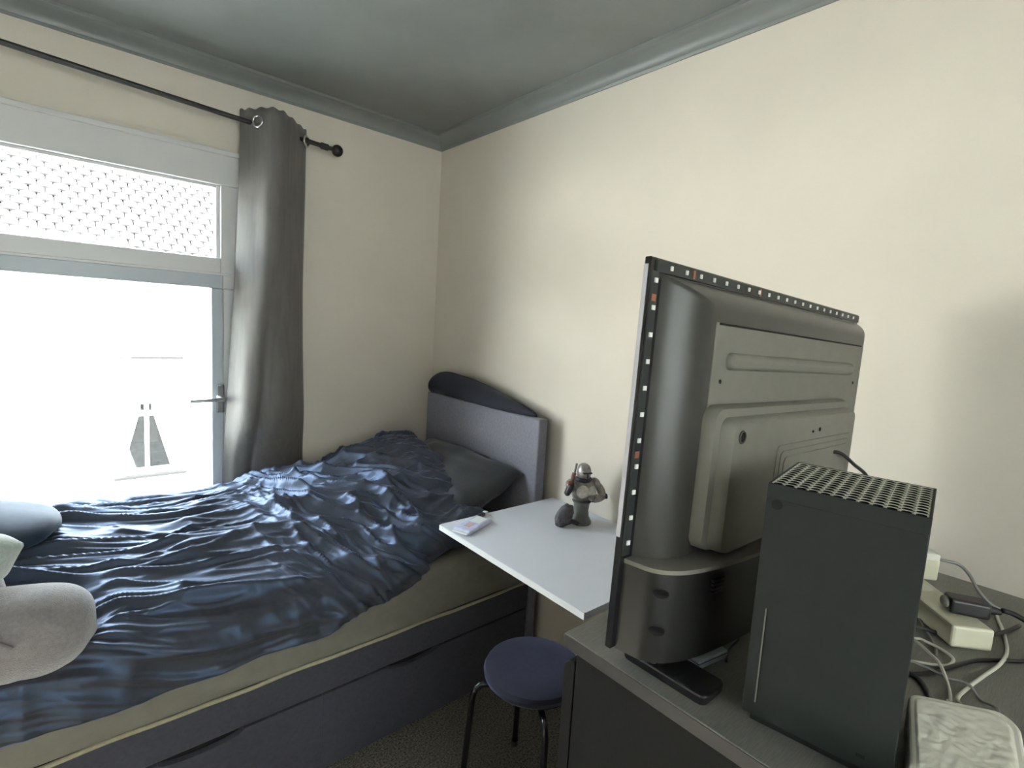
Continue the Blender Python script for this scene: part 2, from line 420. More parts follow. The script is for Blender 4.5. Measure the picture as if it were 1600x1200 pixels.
rest.build('roof_tile_field', 'roof_tile', roof, kind='stuff')

bounce_house = thing('house', 'unseen long pale terraced house added left of the tiled one to bounce light', 'house', (-12, 18, -3.73))  # unseen house added to send sunlit bounce onto the right wall
b = B().lohi((-46, 0, 0), (-.02, .35, 6.3)).lohi((-46, .35, 0), (-45.6, 9, 6.3)).lohi((-46, 9, 0), (-.02, 9.35, 6.3)); b.build('walls', 'facade', bounce_house)
B().prism([(-.5, 6.1), (4.6, 11.2), (10, 6.1), (10, 5.9), (4.6, 10.95), (-.5, 5.9)], lambda u, v_, h_: (h_, u, v_), -46, -.6).build('roof', 'roof_tile', bounce_house)
sun_block_house = thing('house', 'unseen pale house added behind the room to block the sun', 'house', (0, -16, -3.73))  # unseen sun blocker added to keep direct sun off the rear opening
B().lohi((-14, 0, 0), (14, 7.5, 10.5)).build('walls', 'facade', sun_block_house)
B().prism([(-.4, 10.5), (3.75, 13.4), (7.9, 10.5)], lambda u, v_, h_: (h_, u, v_), -14.4, 14.4).build('roof', 'roof_tile', sun_block_house)
# ------------------------------------------------------------------ curtain rod and curtain
rod = thing('curtain_rod', 'thin black curtain rod with ball finial above the window', 'curtain rod', (0, 2.36, 0))
ra, rb_ = Vector((-1.2, 0, 2.297)), Vector((.955, 0, 2.198))
def rodz(x): return ra.z+(rb_.z-ra.z)*(x-ra.x)/(rb_.x-ra.x)
B().cyl(ra, (.925, 0, rodz(.925)), .0095, n=14).build('rod', 'rod_black', rod, smooth='auto')
f = B(); f.cyl((.885, 0, rodz(.885)), (.915, 0, rodz(.915)), .014, n=16).cyl((.915, 0, rodz(.915)), (.94, 0, rodz(.94)), .009, n=12).ball((.958, 0, rodz(.958)), (.05, .05, .05))
f.build('finial', 'rod_black', rod, smooth='auto')
for bx_ in (.70, -.95):
    br = B().cyl((bx_, .0, rodz(bx_)), (bx_, .101, rodz(bx_)-.012), .007, n=10).cyl((bx_, .093, rodz(bx_)-.012), (bx_, .101, rodz(bx_)-.012), .024, n=16)
    br.build('wall_bracket', 'rod_black', rod, smooth='auto')
cur = thing('curtain', 'dark grey brown eyelet curtain gathered at the right of the window', 'curtain', (0, 2.36, 0))
topP = [(.572, .045), (.590, .012), (.618, -.035), (.650, -.088), (.690, -.098), (.735, -.060), (.785, -.012), (.822, .022), (.836, .052), (.826, .075), (.79, .072), (.76, .05), (.74, .06), (.70, .075)]
botP = [(.512, .060), (.528, .015), (.550, -.045), (.585, -.062), (.612, -.030), (.628, -.062), (.668, -.088), (.722, -.072), (.79, -.030), (.838, .012), (.852, .052), (.835, .078), (.78, .06), (.71, .075)]
rows = []
NZ = 60
for k in range(NZ+1):
    t = k/NZ
    e = sst(t, .05, .95)
    prof = catmull([((1-e)*a[0]+e*c[0], (1-e)*a[1]+e*c[1], 0) for a, c in zip(topP, botP)], 7)
    row = []
    for j, p in enumerate(prof):
        ztop = rodz(p.x)+.052+.004*math.sin(j*.9)
        z = ztop*(1-t)+.45*t
        wob = .006*noise.noise(Vector((p.x*9, t*3.5, 3)))+.004*noise.noise(Vector((p.x*22, t*8, 9)))
        yy = min(.088, p.y+wob*sst(t, 0, .15)); lo_ = 1-sst(z, .78, 1.05)
        row.append((p.x+wob*.6, yy*(1-lo_)+lo_*(.030+(yy+.10)/.19*.056), z))
    rows.append(row)
b = B(); b.grid(rows); b.build('cloth', 'curtain_cloth', cur, smooth=True, solid=.003)
for (ex, ey, nx, ny) in ((.6215, -.040, -.80, -.58), (.818, .012, .72, -.69)):
    ez = rodz(ex)
    B().torus((ex+nx*.007, ey+ny*.007, ez), (nx, ny, 0), .021, .0055).build('eyelet', 'steel', cur, smooth=True)

# ------------------------------------------------------------------ bed
BX0, BX1, BY0, BY1 = -.60, 1.478, 1.491, 2.36
bed = thing('bed', 'single bed upholstered in dark grey with drawers under a grey mattress', 'bed', ((BX0+BX1)/2, (BY0+BY1)/2, 0))
def rel(o, root): o.matrix_parent_inverse = Matrix.Translation(-root.location) if root.rotation_euler.z == 0 else root.matrix_world.inverted()
def bp(q, name, m, root=bed, **k):
    o = q.build(name, m, root, **k); o.location = -Vector(root.location); return o
bp(B().lohi((BX1, BY0+.002, .02), (BX1+.05, BY1, 1.092)), 'headboard', 'headboard_cloth', bevel=.006, seg=3)
bp(B().lohi((BX0, BY0, .28), (BX1, BY0+.035, .392)), 'side_rail', 'bed_cloth', bevel=.008, seg=3)
bp(B().lohi((BX0, BY1-.035, .03), (BX1, BY1, .392)), 'side_rail', 'bed_cloth', bevel=.008, seg=3)
bp(B().lohi((BX0-.04, BY0, .03), (BX0, BY1, .392)), 'foot_rail', 'bed_cloth', bevel=.008, seg=3)
bp(B().lohi((BX0, BY0+.035, .33), (BX1, BY1-.035, .36)), 'slat_base', 'bed_cloth')
def drawer(x0, x1, sx):
    q = B()
    # front panel with a shallow half-moon finger cut in its top edge
    poly = [(x0, .012), (x1, .012), (x1, .272)]
    for k in range(13):
        a = math.pi*k/12; poly.append((sx+.105*math.cos(a), .272-.020*math.sin(a)))
    poly.append((x0, .272))
    q.prism(poly, lambda u, v_, h_: (u, h_, v_), BY0+.004, BY0+.024)
    d = bp(q, 'drawer', 'bed_cloth', bevel=.001)
    bk = B().lohi((sx-.125, BY0+.026, .235), (sx+.125, BY0+.030, .279)).build('finger_slot', 'slot_black', d)
    return d
drawer(-.585, .5965, .265); drawer(.598, 1.474, .925)
# mattress with fitted sheet, slightly rumpled at the visible side
mt = B(); rows = []
n = 90
for k in range(n+1):
    x = BX0+.01+(BX1-BX0-.012)*k/n
    pr_ = [(1.95, .405), (1.55, .400), (1.497, .402), (1.478, .418), (1.474, .47), (1.474, .53), (1.478, .572), (1.492, .600), (1.53, .612), (1.75, .618), (1.95, .62), (2.2, .618), (2.30, .608), (2.325, .58), (2.325, .43), (2.29, .402), (1.95, .405)]
    row = []
    for (y, z) in catmull([(a, c, 0) for a, c in pr_], 3) and [(p.x, p.y) for p in catmull([(a, c, 0) for a, c in pr_], 3)][:-1]:
        wv = 0
        if y < 1.56:
            wv = .006*sst(x, .55, 1.0)*math.sin((z*55)+3*noise.noise(Vector((x*3, 0, 1)))+x*6)+.004*noise.noise(Vector((x*5, z*22, 5)))
        row.append((x, y-wv-.001, z+wv*.3))
    rows.append(row)
V = mt.grid(rows, closed=True)
mt.bm.faces.new(V[0][::-1]); mt.bm.faces.new(V[-1])
mo = bp(mt, 'mattress', 'sheet_cloth', smooth='auto')
pp = [(x_*.1, 1.487+.002*math.sin(x_*1.7), .397+.0018*math.sin(x_*.9+1)) for x_ in range(-59, 148, 2)]
pp = [(p[0]*.1*10, p[1], p[2]) for p in pp if p[0] < 1.47 and p[0] > -.58]
B().tube([(x_/40, 1.4865+.0015*math.sin(x_*.7), .3975+.0015*math.sin(x_*.37)) for x_ in range(-23, 59)], .0062, 8).build('piping', 'piping_cloth', mo, smooth=True)

# ------------------------------------------------------------------ duvet
def nz(x, y, z=0): return noise.noise(Vector((x, y, z)))
def ridge(v): return 1-min(1, abs(v)*2.4)
Ztop = [(-.7, .745), (0, .745), (.43, .742), (.79, .765), (1.02, .835), (1.16, .885), (1.25, .895), (1.30, .865)]
Znear = [(-.7, .675), (.5, .675), (.8, .67), (1.0, .70), (1.15, .735), (1.30, .72)]
Zhem = [(-.7, .51), (-.12, .515), (.16, .508), (.32, .512), (.46, .522), (.57, .513), (.70, .55), (.85, .575), (.93, .60), (1.01, .632), (1.10, .645), (1.3, .655)]
def duvet():
    NX, NV = 420, 280
    rows = []
    for i in range(NX+1):
        x = -.66+(1.26+.66)*i/NX
        zt, zn, zh = lerp_tab(Ztop, x), lerp_tab(Znear, x), lerp_tab(Zhem, x)
        k1 = sst(x, .85, 1.05)
        hemy = 1.438+.055*k1+.012*nz(x*5, 0, 2)*(1-k1); sidey = 1.455+.048*k1
        ctrl = [(2.375, .63), (2.37, zt-.05), (2.30, zt-.01), (2.12, zt+.012), (1.85, (zt*.62+zn*.38)+.015), (1.64, zn+.018), (1.53+.015*k1, zn-.012), (sidey, zn-.055), (hemy+.004, (zh+zn-.055)/2), (hemy, zh)]
        P = catmull([(y, z, 0) for y, z in ctrl], 24)
        # resample by length
        L_ = [0]
        for a, c in zip(P, P[1:]): L_.append(L_[-1]+(c-a).length)
        row = []; q = 0
        for j in range(NV+1):
            s = L_[-1]*j/NV
            while q < len(L_)-2 and L_[q+1] < s: q += 1
            t = (s-L_[q])/max(1e-9, L_[q+1]-L_[q]); p = P[q].lerp(P[q+1], t)
            tg = (P[q+1]-P[q]).normalized(); nrm = Vector((tg.y, -tg.x))
            if nrm.y < 0 and j < NV*.7: nrm = -nrm
            v_ = s
            # wrinkle field
            wx = x+.05*nz(x*3, v_*3, 4); wv = v_+.06*nz(x*2.5, v_*2.5, 8)
            th = -.22; a_ = wx*math.cos(th)-wv*math.sin(th); c_ = wx*math.sin(th)+wv*math.cos(th)
            A = ridge(nz(a_*1.3, c_*7.5, 0))**2.5*.024+ridge(nz(a_*2.4+7, c_*15, 3))**2.5*.018+ridge(nz(a_*4+2, c_*27, 1))**2*.009
            th = -1.05; a2 = wx*math.cos(th)-wv*math.sin(th); c2 = wx*math.sin(th)+wv*math.cos(th)
            Bf = ridge(nz(a2*2.4, c2*9.5, 11))**3*.040+ridge(nz(a2*4+3, c2*18, 13))**3*.026+ridge(nz(a2*6, c2*32, 15))**2*.010
            k2 = sst(x, .38, .72)*(1-.65*sst(x, .95, 1.15))
            big = .018*nz(x*2.2, v_*2.8, 21)
            side = sst(p.x*-1, -1.56, -1.47)
            ed = 1-.55*sst(v_/L_[-1], 0, 1)*0
            d = (A*(1-k2)*(1-.5*sst(x, .9, 1.1))+Bf*k2)*(1-.55*side)+big*(1-.5*side)
            d += side*(.010*ridge(nz(x*9, v_*1.2, 31))-.006+.004*nz(x*22, v_*3, 33))
            if p.x > 2.3: d *= .3
            y, z = p.x+nrm.x*d, p.y+nrm.y*d
            z -= .045*sst(-x, -.12, .0)*sst(p.x, 1.50, 1.56)*(1-sst(p.x, 1.66, 1.85))
            z = max(z, .630 if p.x > 1.50 else z)
            z -= .03*sst(-x, .0, .1)*sst(p.x, 1.85, 1.95)*(1-sst(p.x, 2.25, 2.33))
            if x > .95: y = max(y, 1.488)
            row.append((x+.006*nz(x*6, v_*20, 41), min(y, 2.376), z))
        rows.append(row)
    b = B(); b.grid(rows)
    o = b.build('duvet', 'duvet_cloth', smooth=True, solid=.006)
    return tag(o, 'crumpled navy duvet spread over the bed', 'duvet')
duvet()

def cushion(name, m, hx, hy, hz, parent=None, n=28, pinch=.55, wr=.006, seed=0, power=2.6):
    rows = []
    b = B()
    def surf(u, v, sg):
        cx, cy = math.copysign(abs(u)**.9, u), math.copysign(abs(v)**.9, v)
        e = max(0, (1-abs(u)**power))*max(0, (1-abs(v)**power))
        h_ = hz*e**pinch
        shrink = 1-.07*(1-abs(u)**2)*abs(v)**4
        shr2 = 1-.07*(1-abs(v)**2)*abs(u)**4
        w_ = wr*nz(u*3+seed, v*3, sg*3)*e**.3
        return (hx*u*shr2, hy*v*shrink, sg*h_+w_)
    for sg in (1, -1):
        b.grid([[surf(-1+2*i/n, -1+2*j/n, sg) for j in range(n+1)] for i in range(n+1)])
    bmesh.ops.remove_doubles(b.bm, verts=b.bm.verts, dist=.0004)
    return b.build(name, m, parent, smooth=True)
pl = cushion('pillow', 'pillow_cloth', .215, .37, .095, wr=.02, seed=3)
pl.location = (1.285, 1.93, .762); pl.rotation_euler = (0, R(-24), 0)
tag(pl, 'plump dark grey pillow propped against the headboard, under the duvet end', 'pillow')

# navy cushion squeezed on top of the headboard
b = B(); rows = []
SH = -.03
ctr = [(2.383, 1.112, .004), (2.365, 1.122, .045), (2.30, 1.140, .066), (2.20, 1.140, .072), (2.05, 1.134, .066), (1.90, 1.120, .056), (1.75, 1.104, .044), (1.64, 1.096, .028), (1.57, 1.094, .012), (1.545, 1.093, .003)]
C2 = catmull([(a, c, d) for a, c, d in ctr], 6)
for k, p in enumerate(C2):
    ring = []
    for j in range(24):
        a = 2*math.pi*j/24; rz_ = max(.002, p.z); rx_ = min(.050, rz_*.95)
        w_ = 1+.08*nz(p.x*8, math.cos(a)*1.5, math.sin(a)*1.5)
        ring.append((1.508+rx_*w_*math.cos(a), p.x+SH*sst(p.x, 1.6, 2.0), max(1.094, p.y+.01)+rz_*w_*math.sin(a)*.9 if math.sin(a) > 0 else max(1.0935, p.y+rz_*math.sin(a)*.7)))
    rows.append(ring)
V = b.grid(rows, closed=True); b.bm.faces.new(V[0]); b.bm.faces.new(V[-1][::-1])
tag(b.build('cushion', 'navy_cloth', smooth=True), 'dark navy cushion lying along the top of the headboard', 'cushion')

# blue cushion and plush toy at the near-left end of the bed
b = B(); C_ = catmull([(-.62, 2.13, .835), (-.55, 2.12, .84), (-.35, 2.10, .842), (-.18, 2.07, .836), (-.09, 2.05, .826), (-.035, 2.04, .816), (-.012, 2.035, .81)], 8)
Rr = [p.x for p in catmull([(c_, 0, 0) for c_ in (.02, .09, .105, .105, .092, .06, .003)], 8)]
b.tube(C_, 1, 28, radii=[max(.002, r) for r in Rr])
for v in b.bm.verts: v.co.y = 2.08+(v.co.y-2.08)*1.7; v.co.z = .802+(v.co.z-.835)*.56; v.co += Vector((0, 0, 1))*.008*noise.noise(v.co*9)
cu = b.build('cushion', 'cushion_cloth', smooth=True)
tag(cu, 'rounded blue cushion on the duvet beside the window, behind the grey plush toy', 'cushion')
toy = thing('plush_toy', 'grey lilac plush toy lying on the near end of the duvet', 'plush toy', (-.235, 1.545, .722))
def limb(pts, name, m, parent=toy, n=26, par=None):
    b = B(); C_ = catmull([p[:3] for p in pts], 8); Rr = [p.x for p in catmull([(p[3], 0, 0) for p in pts], 8)]
    b.tube(C_, 1, n, radii=[max(.002, r) for r in Rr])
    for v in b.bm.verts:
        v.co += v.co.normalized()*.006*noise.noise(v.co*14)
    return b.build(name, m, parent, smooth=True)
limb([(-.34, .04, .08, .02), (-.32, .04, .08, .12), (-.20, .03, .07, .17), (-.05, .02, .05, .13), (.03, .02, .03, .02)], 'body', 'plush_fur')
limb([(-.10, -.02, .04, .06), (.02, -.015, .015, .098), (.12, -.01, -.005, .105), (.20, -.01, -.015, .100), (.255, -.01, -.022, .078), (.276, -.01, -.026, .035), (.281, -.01, -.026, .004)], 'leg', 'plush_fur')
limb([(-.10, .17, .07, .05), (-.02, .17, .045, .075), (.06, .165, .03, .07), (.10, .16, .02, .045), (.118, .16, .015, .004)], 'leg', 'plush_fur')
B().ball((-.42, .02, .12), (.28, .27, .25)).build('head', 'plush_fur', toy, smooth=True)
B().ball((-.46, .13, .22), (.10, .06, .10)).build('ear', 'plush_fur', toy, smooth=True)
B().ball((-.46, -.10, .22), (.10, .06, .10)).build('ear', 'plush_fur', toy, smooth=True)
limb([(-.02, .08, .10, .04), (.06, .09, .13, .062), (.115, .09, .150, .052), (.155, .09, .16, .004)], 'arm', 'plush_pale')
B().tube([(.10, -.105, .052), (.122, -.112, .030), (.142, -.115, .012)], .0035, 6).build('seam', 'plush_seam', toy, smooth=True)

# ------------------------------------------------------------------ wall table
tb = thing('wall_table', 'white drop-leaf table fixed to the wall beside the bed', 'table', (1.28, 1.13, 0))
poly = rounded([(1.000, 1.478), (.990, .790), (XR-.002, .780), (XR-.002, 1.470)], .006, 3)
bp(B().prism(poly, lambda u, v_, h_: (u, v_, h_), .735, .755), 'tabletop', 'shelf_white', tb)
bp(B().lohi((.992, 0, 0), (.9935, 0, 0)) if False else B().prism([(.9965, 1.476), (.9865, .790), (.9885, .790), (.9985, 1.476)], lambda u, v_, h_: (u, v_, h_), .7365, .7545), 'edge_band', 'shelf_edge', tb)
bp(B().lohi((XR-.03, .80, .64), (XR-.002, 1.45, .735)), 'wall_rail', 'shelf_white', tb, bevel=.003)
bp(B().prism([(XR-.03, .735), (1.10, .735), (1.12, .715), (XR-.03, .45)], lambda u, v_, h_: (u, h_, v_), 1.28, 1.30), 'gateleg_bracket', 'shelf_white', tb, bevel=.003)

# pack of tissues on its corner
pk = thing('tissue_pack', 'small white and lilac wrapped pack on the table corner by the bed', 'tissue pack', (1.085, 1.395, .755), R(20))
B().lohi((-.072, -.034, 0), (.072, .034, .016)).build('wrapper', 'pack_wrap', pk, bevel=.006, seg=3)
B().lohi((-.045, -.012, .0155), (-.005, .012, .0168)).build('printed_patch', 'pack_print', pk)
B().lohi((.005, -.022, .0155), (.06, .020, .0168)).build('printed_patch', 'pack_pale', pk)
B().lohi((-.085, -.030, .005), (-.070, .030, .010)).build('sealed_end', 'pack_pale', pk)
pn = thing('lighter', 'small black and white lighter lying on the table behind the tissue pack', 'lighter', (1.170, 1.458, .755), R(18))
B().lohi((-.03, -.008, 0), (.018, .008, .013)).build('body', 'cable_black', pn, bevel=.004)
B().lohi((.018, -.008, 0), (.035, .008, .014)).build('cap', 'pack_pale', pn, bevel=.003)

# figurine: plain armoured bust on a pedestal
fg = thing('figurine', 'small armoured warrior bust on a grey pedestal standing on the white table', 'figurine', (1.45, 1.215, .755), R(-20))
B().lathe([(.040, 0), (.041, .008), (.036, .016), (.030, .026), (.027, .05), (.029, .075), (.036, .085), (.02, .09)], n=24).build('pedestal', 'fig_base', fg, smooth='auto')
q = B().lathe([(.018, .082), (.034, .092), (.042, .108), (.048, .125), (.050, .140), (.046, .152), (.032, .162), (.020, .168), (.016, .178), (.004, .180)], n=24, sx=1, sy=.72); q.build('torso', 'fig_steel', fg, smooth=True)
q = B().ball((-.014, -.028, .128), (.052, .030, .050)).ball((.020, -.028, .126), (.044, .028, .048)); q.build('breastplate', 'fig_bone', fg, smooth=True)
B().lathe([(.030, .160), (.034, .166), (.030, .174), (.018, .178)], n=20, sy=.85).build('collar', 'fig_dark', fg, smooth=True)
B().lathe([(.018, .170), (.024, .176), (.0265, .190), (.026, .206), (.021, .218), (.012, .225), (.002, .227)], n=24, sx=.95, sy=1.1).build('helmet', 'fig_steel', fg, smooth=True)
B().lohi((-.018, -.0315, .194), (.018, -.022, .199)).lohi((-.003, -.031, .178), (.003, -.022, .196)).build('visor', 'fig_dark', fg, bevel=.001)
for sx in (-1, 1):
    B().ball((sx*.048, 0, .150), (.044, .05, .040), Matrix.Rotation(sx*.5, 3, 'Y')).build('shoulder_plate', 'fig_steel', fg, smooth=True)
B().tube(catmull([(.050, 0, .148), (.070, -.008, .128), (.072, -.020, .108), (.050, -.036, .102), (.020, -.040, .106)], 6), .014, 10, radii=[.016-.004*i/24 for i in range(25)]).ball((.014, -.041, .107), (.022, .02, .02)).build('arm', 'fig_steel', fg, smooth=True)
B().tube(catmull([(-.050, 0, .148), (-.068, -.010, .122), (-.066, -.020, .138), (-.060, -.024, .156)], 6), .012, 10).ball((-.060, -.024, .158), (.02, .02, .02)).build('arm', 'fig_dark', fg, smooth=True)
st = B().cyl((-.064, -.024, .13), (-.046, -.024, .235), .004, n=10); so = st.build('staff', 'fig_base', fg, smooth='auto')
B().cyl((-.062, -.024, .158), (-.053, -.024, .200), .0075, n=10).build('grip', 'fig_cloth', so, smooth='auto')
B().ball((-.068, -.024, .163), (.022, .018, .018)).build('pommel', 'fig_wood', so, smooth=True)
B().tube(catmull([(.03, 0, .100), (.06, 0, .088), (.085, 0, .092), (.10, 0, .098), (.106, 0, .086)], 5), .008, 8, radii=[.020-.015*i/20 for i in range(21)]).build('cape_tail', 'fig_dark', fg, smooth=True)
b = B()
bmesh.ops.create_icosphere(b.bm, subdivisions=3, radius=.5, matrix=Matrix.Translation((-.078, -.02, .040)) @ Matrix.Rotation(.5, 4, 'Y') @ Matrix.Diagonal((.06, .055, .095, 1)))
for v in b.bm.verts: v.co += Vector((1, .4, .6))*.008*noise.noise(v.co*60)
b.build('rock', 'fig_rock', fg)
B().tube(catmull([(-.085, -.03, .012), (-.055, -.035, .022), (-.03, -.036, .012)], 5), .009, 8).build('rubble', 'fig_dark', fg, smooth=True)

# ------------------------------------------------------------------ stool
sl = thing('stool', 'round stool with dark blue seat and black tube legs', 'stool', (1.065, 1.03, 0))
B().lathe([(.02, .410), (.142, .412), (.150, .419), (.153, .432), (.148, .444), (.136, .450), (.08, .453), (.004, .454)], n=48).build('seat', 'stool_cloth', sl, smooth='auto')
B().lathe([(.01, .398), (.128, .398), (.135, .403), (.13, .411), (.01, .411)], n=40).build('seat_base', 'leg_black', sl, smooth='auto')
for k in range(4):
    a = R(148+90*k); d = Vector((math.cos(a), math.sin(a), 0))
    P = [d*.05+Vector((0, 0, .388)), d*.14+Vector((0, 0, .392)), d*.168+Vector((0, 0, .384)), d*.182+Vector((0, 0, .355)), d*.190+Vector((0, 0, .25)), d*.205+Vector((0, 0, .012))]
    lg = B().tube(catmull(P, 6), .0095, 12).build('leg', 'leg_black', sl, smooth=True)
    B().cyl(d*.205+Vector((0, 0, 0)), d*.205+Vector((0, 0, .018)), .012, n=12).build('rubber_foot', 'cable_black', lg, smooth='auto')

# ------------------------------------------------------------------ dresser
DX0, DX1, DY0, DY1, DZ = .575, 1.395, .005, .496, 1.005
dr = thing('dresser', 'dark grey wood chest of drawers carrying the television', 'dresser', ((DX0+DX1)/2, (DY0+DY1)/2, 0))
bp(B().lohi((DX0, DY0, DZ-.021), (DX1, DY1, DZ)), 'top', 'dresser_top', dr, bevel=.002)
bp(B().lohi((DX0-.0012, DY0+.001, DZ-.0205), (DX0+.0005, DY1-.001, DZ-.0015)), 'edge_band', 'dresser_edge', dr)
bp(B().lohi((DX0+.004, DY0, 0), (DX0+.024, DY1-.024, DZ-.021)), 'side_panel', 'dresser_side', dr, bevel=.002)
bp(B().lohi((DX1-.024, DY0, 0), (DX1-.004, DY1-.024, DZ-.021)), 'side_panel', 'dresser_side', dr, bevel=.002)
bp(B().lohi((DX0+.024, DY0+.004, .05), (DX1-.024, DY0+.012, DZ-.021)), 'back_panel', 'dresser_side', dr)
bp(B().lohi((DX0+.024, DY0+.02, .02), (DX1-.024, DY1-.03, .05)), 'bottom_panel', 'dresser_side', dr)
for k in range(4):
    za, zb = .03+k*.236, .03+k*.236+.228
    poly = [(DY1-.022, za), (DY1-.002, za), (DY1-.002, zb-.012), (DY1-.012, zb), (DY1-.022, zb)]
    bp(B().prism(poly, lambda u, v_, h_: (h_, u, v_), DX0+.003, DX1-.003), 'drawer', 'dresser_side', dr, bevel=.0015)

# ------------------------------------------------------------------ television (seen from behind)
tv = thing('television', 'black television seen from behind, LED tape round its edge', 'television', (1.0, .40, DZ))
tilt = R(1.7)
Mt = Matrix.Translation((0, 0, .30)) @ Matrix.Rotation(tilt, 4, 'Y') @ Matrix.Translation((0, 0, -.30))
def tp(q, name, m, parent=tv, **k):
    """television parts in panel coordinates (x across, y depth: - towards the camera, z up from dresser top), leaning a little to one side"""
    bmesh.ops.transform(q.bm, matrix=Mt, verts=q.bm.verts)
    return q.build(name, m, parent, **k)
PX0, PX1, PZ0, PZ1 = -.430, .432, .016, .553
tp(B().lohi((PX0, .0, PZ0), (PX1, .010, PZ1)), 'bezel', 'tv_bezel', bevel=.002, seg=2)
tp(B().lohi((PX0-.0012, .003, PZ0+.16), (PX0+.001, .009, PZ1-.01)), 'bezel_glint', 'bezel_glint')  # window reflection put in as a pale strip on the side
tp(B().lohi((PX0+.018, .0095, PZ0+.03), (PX1-.018, .0115, PZ1-.018)), 'screen', 'tv_screen')
def rrect(x0, x1, z0, z1, r, n=6):
    out = []
    for cx, cz_, a0 in ((x1-r, z1-r, 0), (x0+r, z1-r, 90), (x0+r, z0+r, 180), (x1-r, z0+r, 270)):
        for k in range(n+1):
            a = R(a0+90*k/n); out.append((cx+r*math.cos(a), cz_+r*math.sin(a)))
    return out
def dome(name, m, levels, parent=tv, cap=True):
    q = B(); rows = [[(x, y, z) for x, z in rrect(x0, x1, z0, z1, r)] for (y, x0, x1, z0, z1, r) in levels]
    V = q.grid(rows, closed=True)
    if cap: q.bm.faces.new(V[-1])
    return tp(q, name, m, parent, smooth='auto')
# back cover: rises from the flange in a round shoulder to a flat back
XA, XB, ZA, ZB = -.402, .405, .125, .532
lv = []
for k in range(13):
    t = k/12; ins = .072*t; dep = -.042*math.sin(t*math.pi/2)**.75
    lv.append((dep, XA+ins, XB-ins*.95, ZA, ZB-.036*t, .006+.004*t))
cover = dome('back_cover', 'tv_plastic', lv)
tp(B().lohi((-.322, -.0432, .16), (.33, -.041, .478)), 'back_plate', 'tv_flat', bevel=.001)
tp(B().lohi((-.315, -.0440, .4745), (.325, -.0425, .4775)), 'seam_line', 'hole_black')
# long raised rib
q = B(); rows = []
for k in range(6):
    t = k/5; a = t*math.pi/2; e_ = .0075*(1-math.cos(a))
    rows.append([(x, -.0425-.010*math.sin(a), z) for x, z in rrect(-.284+e_, .270-e_, .412+e_, .437-e_, .011-e_)])
V = q.grid(rows, closed=True); q.bm.faces.new(V[-1]); tp(q, 'rib', 'tv_flat', smooth='auto')
# electronics box
lv = [(-.042, -.330, .235, .155, .362, .022), (-.052, -.330, .235, .155, .362, .022), (-.060, -.326, .231, .155, .358, .020), (-.063, -.316, .222, .155, .347, .018),
      (-.074, -.313, .219, .155, .345, .016), (-.080, -.308, .214, .155, .340, .014), (-.082, -.300, .206, .155, .332, .012)]
ebox = dome('electronics_box', 'tv_flat', lv)
for i, ins in enumerate((0, .012, .024)):
    q = B().prism(rrect(-.165+ins, .190-ins, .16, .300-ins*.8, .012), lambda u, v_, h_: (u, h_, v_), -.081, -.0835-.0015*i)
    tp(q, 'stepped_plate', 'tv_flat', ebox, bevel=.0008)
for (hx, hz, hr) in ((-.290, .322, .007), (.012, .316, .0035), (-.02, .314, .002)):
    tp(B().cyl((hx, -.0815, hz), (hx, -.0835, hz), hr, n=16), 'screw_hole', 'hole_black', ebox)
tp(B().torus((-.290, -.083, .322), (0, 1, 0), .0085, .0015), 'screw_ring', 'tv_plastic', ebox, smooth=True)
for (hx, hz) in ((-.296, .395), (.30, .395)):
    tp(B().cyl((hx, -.0425, hz), (hx, -.0445, hz), .003, n=12), 'screw_hole', 'hole_black', cover)
# lower housing: bows towards the camera, with a ledge on top
pl_ = [(PX0+.012, 0), (PX0+.014, -.012), (-.410, -.040), (-.390, -.060), (-.355, -.074), (-.30, -.084), (-.22, -.092), (-.10, -.096), (.10, -.096), (.22, -.092), (.30, -.084), (.355, -.074), (.39, -.060), (.41, -.040), (PX1-.014, -.012), (PX1-.012, 0)]
lowp = [(p.x, p.y) for p in catmull([(a, c, 0) for a, c in pl_], 5)]
low = tp(B().prism(lowp, lambda u, v_, h_: (u, v_, h_), .014, .141), 'lower_housing', 'tv_gloss', smooth='auto')
lipp = [(u*1.004, v_*1.03-.0005) for u, v_ in lowp]
tp(B().prism(lipp, lambda u, v_, h_: (u, v_, h_), .139, .145), 'ledge', 'tv_flat', low, smooth='auto')
def on_low(x):
    for (a, c), (d, e) in zip(lowp, lowp[1:]):
        if a <= x <= d: return c+(e-c)*(x-a)/max(1e-6, d-a)
    return -.09
for hx, hz in ((-.402, .112), (-.402, .060)):
    y_ = on_low(hx); tp(B().ball((hx, y_, hz), (.022, .022, .011)), 'recess', 'hole_black', low, smooth=True)
for k in range(4):
    tp(B().lohi((-.325, on_low(-.31)-.002, .103+k*.006), (-.285, on_low(-.31)+.01, .106+k*.006)), 'vent_slot', 'hole_black', low)
